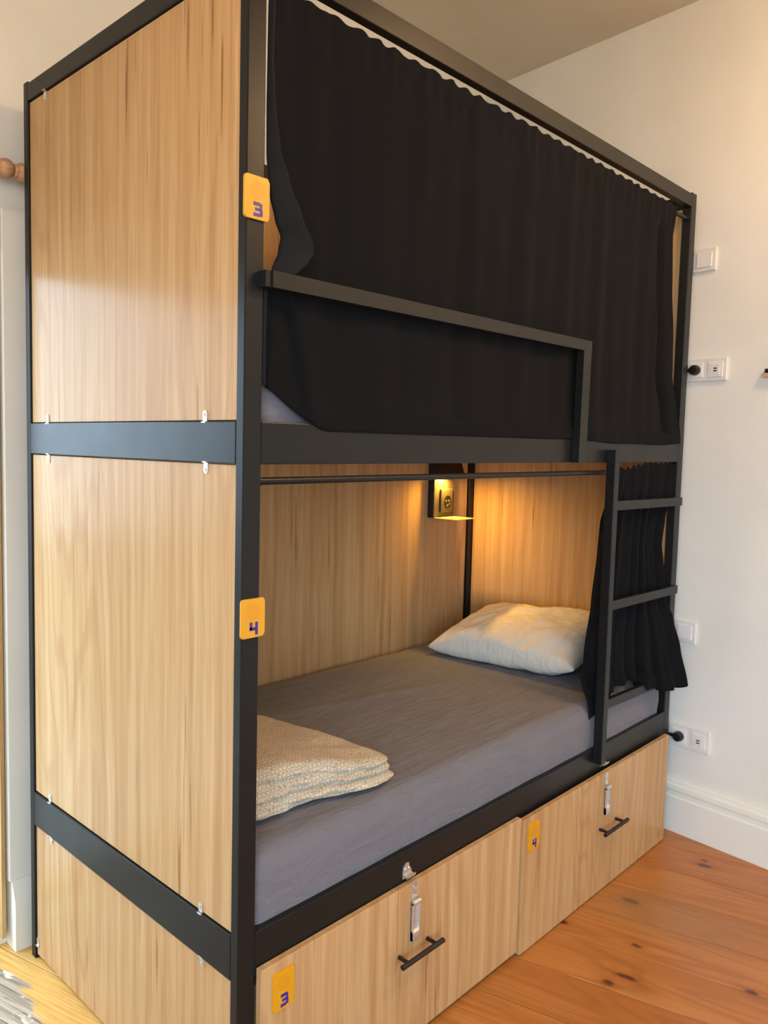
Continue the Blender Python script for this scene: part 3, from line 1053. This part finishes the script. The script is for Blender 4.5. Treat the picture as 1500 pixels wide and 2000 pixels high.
def upper_curtain():
    FL = [(1.60, .046), (1.755, .046), (1.790, .072), (1.801, .074), (1.831, .088), (1.864, .095), (1.892, .080), (1.937, .066), (2.010, .057), (2.102, .056), (2.25, .057), (2.33, .058)]
    CX = [(1.60, .052), (1.765, .052), (1.795, .110), (1.813, .127), (1.833, .139), (1.848, .133), (1.899, .107), (1.953, .086), (2.016, .068), (2.099, .060), (2.172, .058), (2.33, .062)]
    CY = [(1.60, .006), (1.765, .004), (1.795, -.024), (1.813, -.032), (1.833, -.036), (1.848, -.040), (1.899, -.035), (1.953, -.025), (2.016, -.015), (2.099, -.005), (2.172, .0), (2.33, .0)]
    RX = [(1.50, 2.033), (1.601, 2.020), (1.732, 1.957), (1.867, 1.948), (2.029, 1.918), (2.218, 1.902), (2.305, 1.917), (2.334, 1.931)]
    cols = []
    for k in range(9): cols.append(('f', k / 8))
    for k in range(1, 6): cols.append(('r', k / 5))
    NM = 260
    for k in range(1, NM + 1): cols.append(('m', k / NM))
    for k in range(1, 7): cols.append(('e', k / 6))
    NR = 110
    rows = []
    for j in range(NR + 1):
        v = j / NR
        row = []
        for (kind, s) in cols:
            sm = {'f': 0.0, 'r': 0.0, 'm': s, 'e': 1.0}[kind]
            xm = 0.046 + sm * 1.95
            zh = 1.493 + 0.085 * (1 - sstep(0.03, 0.21, xm)) + 0.005 * nz(xm * 3, 2, 1) - 0.006 * sstep(1.3, 1.5, xm) * (1 - sstep(1.8, 2.0, xm))
            if kind in 'f':
                zh = 1.580
            zt = 2.3165 + 0.0035 * math.sin(xm * 95 + 2 * nz(xm * 9, 1, 1)) + 0.003 * nz(xm * 30, 0, 3)
            z = zt + (zh - zt) * v
            fl, cx, cy, rx = interp(FL, z), interp(CX, z), interp(CY, z), interp(RX, z)
            fl_y = 0.012
            x2 = cx + 0.006
            y2 = 0.000
            if kind == 'f':
                t = s
                x = fl + (cx - fl) * t
                y = fl_y + (cy - fl_y) * (t ** 0.85)
            elif kind == 'r':
                t = s
                x = cx + (x2 - cx) * t
                y = cy + (y2 - cy) * t
                x += 0.003 * math.sin(math.pi * t)
            elif kind == 'm':
                x = x2 + (rx - x2) * s
                amp = 0.003 + 0.009 * (1 - abs(v - 0.55) * 0.9)
                lean = 0.25 * (z - 1.9)
                q = x - lean * 0.08
                fold = math.sin(q * 31 + 1.6 * nz(q * 2.1, z * 0.5, 1)) * 0.55 + 0.45 * math.sin(q * 57 + 2 * nz(q * 3, z * 0.7, 5) + 1)
                y = 0.0035 + amp * (0.5 + 0.5 * fold) * (0.5 + 0.7 * abs(nz(q * 1.4, 0.3, 2)) * 1.6) * sstep(0, 0.05, s)
                y += 0.003 * math.sin(x * 120 + 3 * nz(x * 8, 0, 2)) * sstep(2.20, 2.32, z)
                hr = sstep(2.265, 2.290, z)
                y = y * (1 - hr) + hr * min(y, 0.0055)
                # one deep fold near the far edge
                y += 0.022 * math.exp(-((s - 0.945 - 0.012 * (z - 1.9)) / 0.012) ** 2) * sstep(2.27, 2.2, z)
                # soft break below the guard rail
                if z < 1.78:
                    cr = 0.118 + (1.74 - z) * 0.22
                    y += 0.012 * (1 - sstep(cr - 0.004, cr + 0.012, x)) * sstep(1.78, 1.72, z)
                # hem is pushed forward over the rail
                y -= 0.010 * sstep(1.60, 1.505, z) * sstep(0.10, 0.18, x)
                if z < 1.53 and x > 0.165:
                    y = min(y, -0.0025)
                if x > 2.03:
                    y = min(y, -0.003)
                if x < 1.30:
                    y = max(y, -0.0022)
            else:
                x = rx - 0.012 * s * sstep(2.30, 2.1, z) + 0.004 * math.sin(s * 3.1)
                y = 0.004 + 0.035 * s * sstep(2.32, 2.1, z)
                if z < 1.62:
                    y = 0.004 - 0.008 * sstep(1.62, 1.52, z) + 0.006 * s * sstep(1.5, 1.62, z)
                    x = rx + 0.004 * s
            row.append(Vector((x, y, z)))
        rows.append(row)
    o = add('curtain', grid_mesh(rows), 'curtain', None, True)
    o.data.materials.append(M['lining'])
    nc = len(cols) - 1
    for k, p in enumerate(o.data.polygons):
        if k % nc < 9:
            p.material_index = 1
    solidify(o, 0.0016)
    return tag(o, 'black blackout curtain drawn shut across the upper bunk', 'curtain')
upper_curtain()

def lower_curtain():
    LX = [(.585, 1.452), (.640, 1.444), (.727, 1.425), (.787, 1.449), (.963, 1.498), (1.129, 1.527), (1.246, 1.540), (1.330, 1.528), (1.41, 1.531)]
    RX = [(.60, 2.066), (.746, 2.042), (.857, 2.034), (.952, 2.020), (1.07, 1.994), (1.129, 1.975), (1.232, 1.985), (1.297, 2.025), (1.372, 2.033), (1.42, 2.031)]
    YR = [(.60, -.058), (.746, -.034), (.857, -.006), (.90, .012), (.952, .024), (1.1, .034), (1.42, .020)]
    NC, NR = 300, 110
    rows = []
    for j in range(NR + 1):
        v = j / NR
        row = []
        for i in range(NC + 1):
            s = i / NC
            hem = interp([(0, .590), (.15, .600), (.28, .655), (.5, .662), (.62, .618), (.75, .606), (.9, .602), (1, .606)], s)
            hem += 0.003 * math.sin(s * 40)
            zt = 1.405 + 0.016 * sstep(.2, .55, s) + 0.006 * math.sin(s * 70 + 2 * nz(s * 9, 0)) + 0.004 * nz(s * 30, 1)
            z = zt + (hem - zt) * v
            lx, rx_, yr = interp(LX, z), interp(RX, z), interp(YR, z)
            # cloth is gathered: pleats of unequal width
            ph = 2 * math.pi * (7.2 * s + 0.55 * nz(s * 3.2, 0.2, 7) + 0.10 * nz(s * 2, z * 2.0, 3))
            f1 = math.sin(ph)
            f1 = math.copysign(abs(f1) ** 0.75, f1)
            f2 = math.sin(ph * 2.3 + 1.2)
            squeeze = 0.35 * sstep(0.85, 1.05, z) * (1 - sstep(1.2, 1.33, z))
            amp = 0.016 * (0.75 + squeeze) * sstep(1.43, 1.30, z) + 0.004
            if z < 0.85:
                amp *= 1.0 + 0.25 * sstep(.85, .65, z)
            fwd = sstep(0.52, 0.85, s)                  # the far third swings out past the post
            yb = 0.034 - 0.012 * sstep(0.9, 0.66, z) * (1 - fwd)
            yb = yb + (yr - yb) * fwd
            y = yb + amp * (f1 * 0.85 + 0.25 * f2)
            x = lx + (rx_ - lx) * s + 0.010 * math.cos(ph) * sstep(1.43, 1.3, z) * math.sin(math.pi * s)
            # gathered heading
            hd = sstep(1.225, 1.365, z)
            y = y * (1 - hd) + hd * (0.0042 + 0.0026 * math.sin(s * 170 + 6 * nz(s * 8, z * 8, 2)) + 0.004 * nz(s * 14, z * 26, 4))
            if z > 1.375:
                y = max(0.0008, min(y, 0.0078))
            # the cloth hangs in front of the mattress but behind the ladder
            if z < 0.72 and s < 0.5:
                y = min(y, 0.010 + 0.02 * sstep(0.62, .72, z))
            if s < 0.52:
                y = max(y, 0.002)
            elif z > 0.68:
                if x < 2.031 and z > 0.90:
                    y = max(y, 0.002)
            if x > 2.031 and z < 0.95:
                y = min(y, -0.004)
            if z < 0.668 and s > 0.58:
                y = min(y, -0.022)
            row.append(Vector((x, y, z)))
        rows.append(row)
    o = add('curtain', grid_mesh(rows), 'curtain', None, True)
    solidify(o, 0.0016)
    return tag(o, 'black curtain of the lower bunk pushed aside in a bundle behind the ladder', 'curtain')
lower_curtain()

# ------------------------------------------------------------------ reading light with socket in the lower bunk
rl = empty('reading_light', (1.788, 0.902, 1.16), 'black bunk reading light with socket and little phone shelf, glowing warm', 'reading light')
box('body', 1.716, 1.860, 0.872, 0.9015, 1.166, 1.424, 'blackpl', rl, 0.0015)
bm = bmesh.new()
prism(bm, [(0.872, 1.338), (0.822, 1.338), (0.822, 1.346), (0.846, 1.424), (0.872, 1.424)], lambda u, v, d: Vector((d, u, v)), 1.714, 1.862)
add('hood', bm, 'blackpl', rl)
box('face_plate', 1.719, 1.857, 0.8705, 0.872, 1.170, 1.336, 'bronze', rl, 0.0005, 1)
sp = box('socket_frame', 1.757, 1.838, 0.862, 0.8705, 1.188, 1.286, 'bronze', rl, 0.002)
bm = bmesh.new()
lathe(bm, [(0.0215, 0.0), (0.0225, 0.0012), (0.0195, 0.0014), (0.0185, -0.004), (0.0001, -0.0045)], Matrix.Translation((1.800, 0.8615, 1.236)) @ Matrix.Rotation(math.radians(90), 4, 'X'), 28)
add('socket_well', bm, 'blackpl', sp, True, math.radians(40))
bm = bmesh.new()
for dx in (-0.0095, 0.0095):
    tube(bm, (1.8 + dx, 0.8640, 1.236), (1.8 + dx, 0.8605, 1.236), 0.0025, 10)
bbox(bm, 1.7975, 1.8025, 0.8600, 0.8635, 1.214, 1.219)
add('contact', bm, 'zinc', sp)
bm = bmesh.new()
lathe(bm, [(0.014, 0.0), (0.016, -0.002), (0.012, -0.006), (0.0001, -0.007)], Matrix.Translation((1.772, 0.848, 1.338)), 20)
add('led', bm, 'led', rl, True)
box('shelf', 1.722, 1.856, 0.752, 0.8703, 1.1645, 1.1675, 'clear', rl, 0.0008, 1)
ld = bpy.data.lights.new('reading_light_glow', 'AREA')
ld.shape = 'DISK'
ld.size = 0.024
ld.energy = LED_POWER
ld.color = (1.0, 0.53, 0.07)
lo = bpy.data.objects.new('reading_light_glow', ld)
COL.objects.link(lo)
lo.parent = rl
lo.location = Vector((1.772, 0.846, 1.3295)) - rl.location

# ------------------------------------------------------------------ things on the right wall
def wbox(bm, s0, s1, z0, z1, n0, n1, bev=0.0):
    vs_ = bbox(bm, s0, s1, n0, n1, z0, z1, bev, 2)
    for v in vs_:
        v.co = wallp(v.co.x, v.co.y, v.co.z)

def wpart(name, s0, s1, z0, z1, n0, n1, mat, parent, bev=0.001):
    bm = bmesh.new()
    wbox(bm, s0, s1, z0, z1, n0, n1, bev)
    return add(name, bm, mat, parent, True, math.radians(18))

def wall_switch(s1, z0, z1, label):
    s0 = s1 - 0.084
    e = empty('light_switch', wallp((s0 + s1) / 2, 0, z0), label, 'switch')
    wpart('frame', s0, s1, z0, z1, 0.0003, 0.009, 'plastic', e, 0.003)
    wpart('rocker', s0 + .015, s1 - .015, z0 + .015, z1 - .015, 0.008, 0.0125, 'rocker', e, 0.0012)
wall_switch(0.063, 2.125, 2.208, 'white square wall switch above the upper socket pair')
wall_switch(0.065, 0.740, 0.824, 'white square wall switch beside the lower black curtain')

def double_socket(s1, z0, z1, label, plug_label):
    s0 = s1 - 0.156
    zc = (z0 + z1) / 2
    sm = s1 - 0.076
    e = empty('wall_socket', wallp((s0 + s1) / 2, 0, z0), label, 'socket')
    wpart('frame', s0, s1, z0, z1, 0.0003, 0.009, 'plastic', e, 0.003)
    i1 = wpart('usb_insert', s1 - .066, s1 - .014, z0 + .015, z1 - .015, 0.008, 0.012, 'rocker', e, 0.001)
    i2 = wpart('usb_plate', s1 - .058, s1 - .024, z0 + .023, z1 - .023, 0.0115, 0.0135, 'plastic', i1, 0.0008)
    for zz in (zc + 0.0035, zc - 0.0055):
        wpart('usb_port', s1 - .046, s1 - .034, zz - 0.0022, zz + 0.0022, 0.0125, 0.0139, 'blackpl', i1, 0.0)
    wpart('socket_insert', s0 + .014, s1 - .086, z0 + .015, z1 - .015, 0.008, 0.0115, 'rocker', e, 0.001)
    sp_ = s1 - 0.112
    p = empty('power_plug', wallp(sp_, 0.012, zc - 0.02), plug_label, 'plug')
    bm = bmesh.new()
    q = Matrix(((WTAN.x, 0, WNORM.x, 0), (WTAN.y, 0, WNORM.y, 0), (0, 1, 0, 0), (0, 0, 0, 1)))
    lathe(bm, [(0.0185, 0.0), (0.0190, 0.006), (0.0180, 0.018), (0.0150, 0.024), (0.0001, 0.025)], Matrix.Translation(wallp(sp_, 0.0118, zc)) @ q, 28)
    add('plug_body', bm, 'blackpl', p, True, math.radians(45))
    bm = bmesh.new()
    tube(bm, wallp(sp_ - 0.012, 0.022, zc), wallp(sp_ - 0.040, 0.024, zc + 0.001), 0.0085, 14, r2=0.0045)
    pts = [wallp(sp_ - 0.038 - 0.02 * k, 0.024 - 0.0016 * k, zc + 0.001 - 0.0012 * k * k) for k in range(9)]
    for a, b in zip(pts, pts[1:]):
        tube(bm, a, b, 0.0036, 10)
    add('cord', bm, 'blackpl', p, True, math.radians(45))
double_socket(0.124, 1.724, 1.808, 'white double wall socket with two USB ports beside the upper curtain', 'black plug in the white wall socket beside the upper curtain')
double_socket(0.138, 0.333, 0.421, 'white double wall socket with two USB ports just above the skirting board', 'black plug in the white wall socket just above the skirting board')

ck = empty('coat_rack', wallp(0.36, 0, 1.72), 'wooden wall rack with a dark metal hook, cut off by the picture edge', 'coat rack')
wpart('board', 0.2515, 0.62, 1.728, 1.742, 0.0003, 0.020, 'beech', ck, 0.001)
wpart('hook_plate', 0.2555, 0.275, 1.742, 1.757, 0.0003, 0.016, 'handle', ck, 0.001)

# ------------------------------------------------------------------ curtain pole above the balcony door
pole = empty('curtain_pole', (-0.6, 0.985, 2.16), 'turned beech curtain pole with ball end above the balcony door', 'curtain pole')
PY, PZ = 0.992, 2.184
rx90 = Matrix.Rotation(math.radians(90), 4, 'Y')
bm = bmesh.new()
lathe(bm, [(0.0001, 0), (0.015, 0.0), (0.015, 1.46)], Matrix.Translation((-1.50, PY, PZ)) @ rx90, 24)
add('rod', bm, 'beech', pole, True, math.radians(40))
bm = bmesh.new()
lathe(bm, [(0.0001, 0.0)] + [(0.0235 * math.sin(math.pi * k / 16) + 0.002, 0.024 - 0.024 * math.cos(math.pi * k / 16)) for k in range(1, 16)] + [(0.017, 0.048)], Matrix.Translation((-0.050, PY, PZ)) @ rx90, 28)
add('ball', bm, 'beech', pole, True)
bm = bmesh.new()
lathe(bm, [(0.0001, 0.0), (0.016, 0.0), (0.019, 0.004), (0.0185, 0.010), (0.0225, 0.013), (0.0255, 0.024), (0.0255, 0.032), (0.021, 0.040), (0.0001, 0.042)], Matrix.Translation((-0.004, PY, PZ - 0.001)) @ rx90, 28)
add('finial', bm, 'beech', pole, True, math.radians(50))
for bx_ in (-0.03, -1.40):
    cyl('bracket', (bx_, PY, PZ), (bx_, BACK_Y, PZ), 0.009, 'beech', pole, 14)

# ------------------------------------------------------------------ pendant lamp of the room (outside the frame)
def pendant(LX_, LY_, LZ_, power, label):
    pd = empty('pendant_lamp', (LX_, LY_, LZ_), label, 'lamp')
    cyl('cord', (LX_, LY_, LZ_ + 0.10), (LX_, LY_, CEIL_Z), 0.004, 'blackpl', pd)
    bm = bmesh.new()
    lathe(bm, [(0.05, 0.115), (0.10, 0.10), (0.16, 0.04), (0.19, -0.02), (0.186, -0.02), (0.156, 0.037), (0.098, 0.096), (0.05, 0.111)], Matrix.Translation((LX_, LY_, LZ_)), 32)
    add('lamp_shade', bm, 'shade', pd, True, math.radians(40))
    bm = bmesh.new()
    bmesh.ops.create_uvsphere(bm, u_segments=16, v_segments=10, radius=0.035, matrix=Matrix.Translation((LX_, LY_, LZ_ + 0.02)))
    add('bulb', bm, 'bulb', pd, True)
    pl = bpy.data.lights.new('pendant_lamp_light', 'POINT')
    pl.energy = power
    pl.color = (1.0, 0.62, 0.32)
    pl.shadow_soft_size = 0.13
    po = bpy.data.objects.new('pendant_lamp_light', pl)
    COL.objects.link(po)
    po.parent = pd
    po.location = (0, 0, -0.08)
pendant(1.50, -1.25, 2.92, LAMP_POWER[0], 'pendant lamp with a linen shade in front of the bed')
pendant(-0.95, -0.75, 2.72, LAMP_POWER[1], 'pendant lamp with a linen shade beside the balcony door')
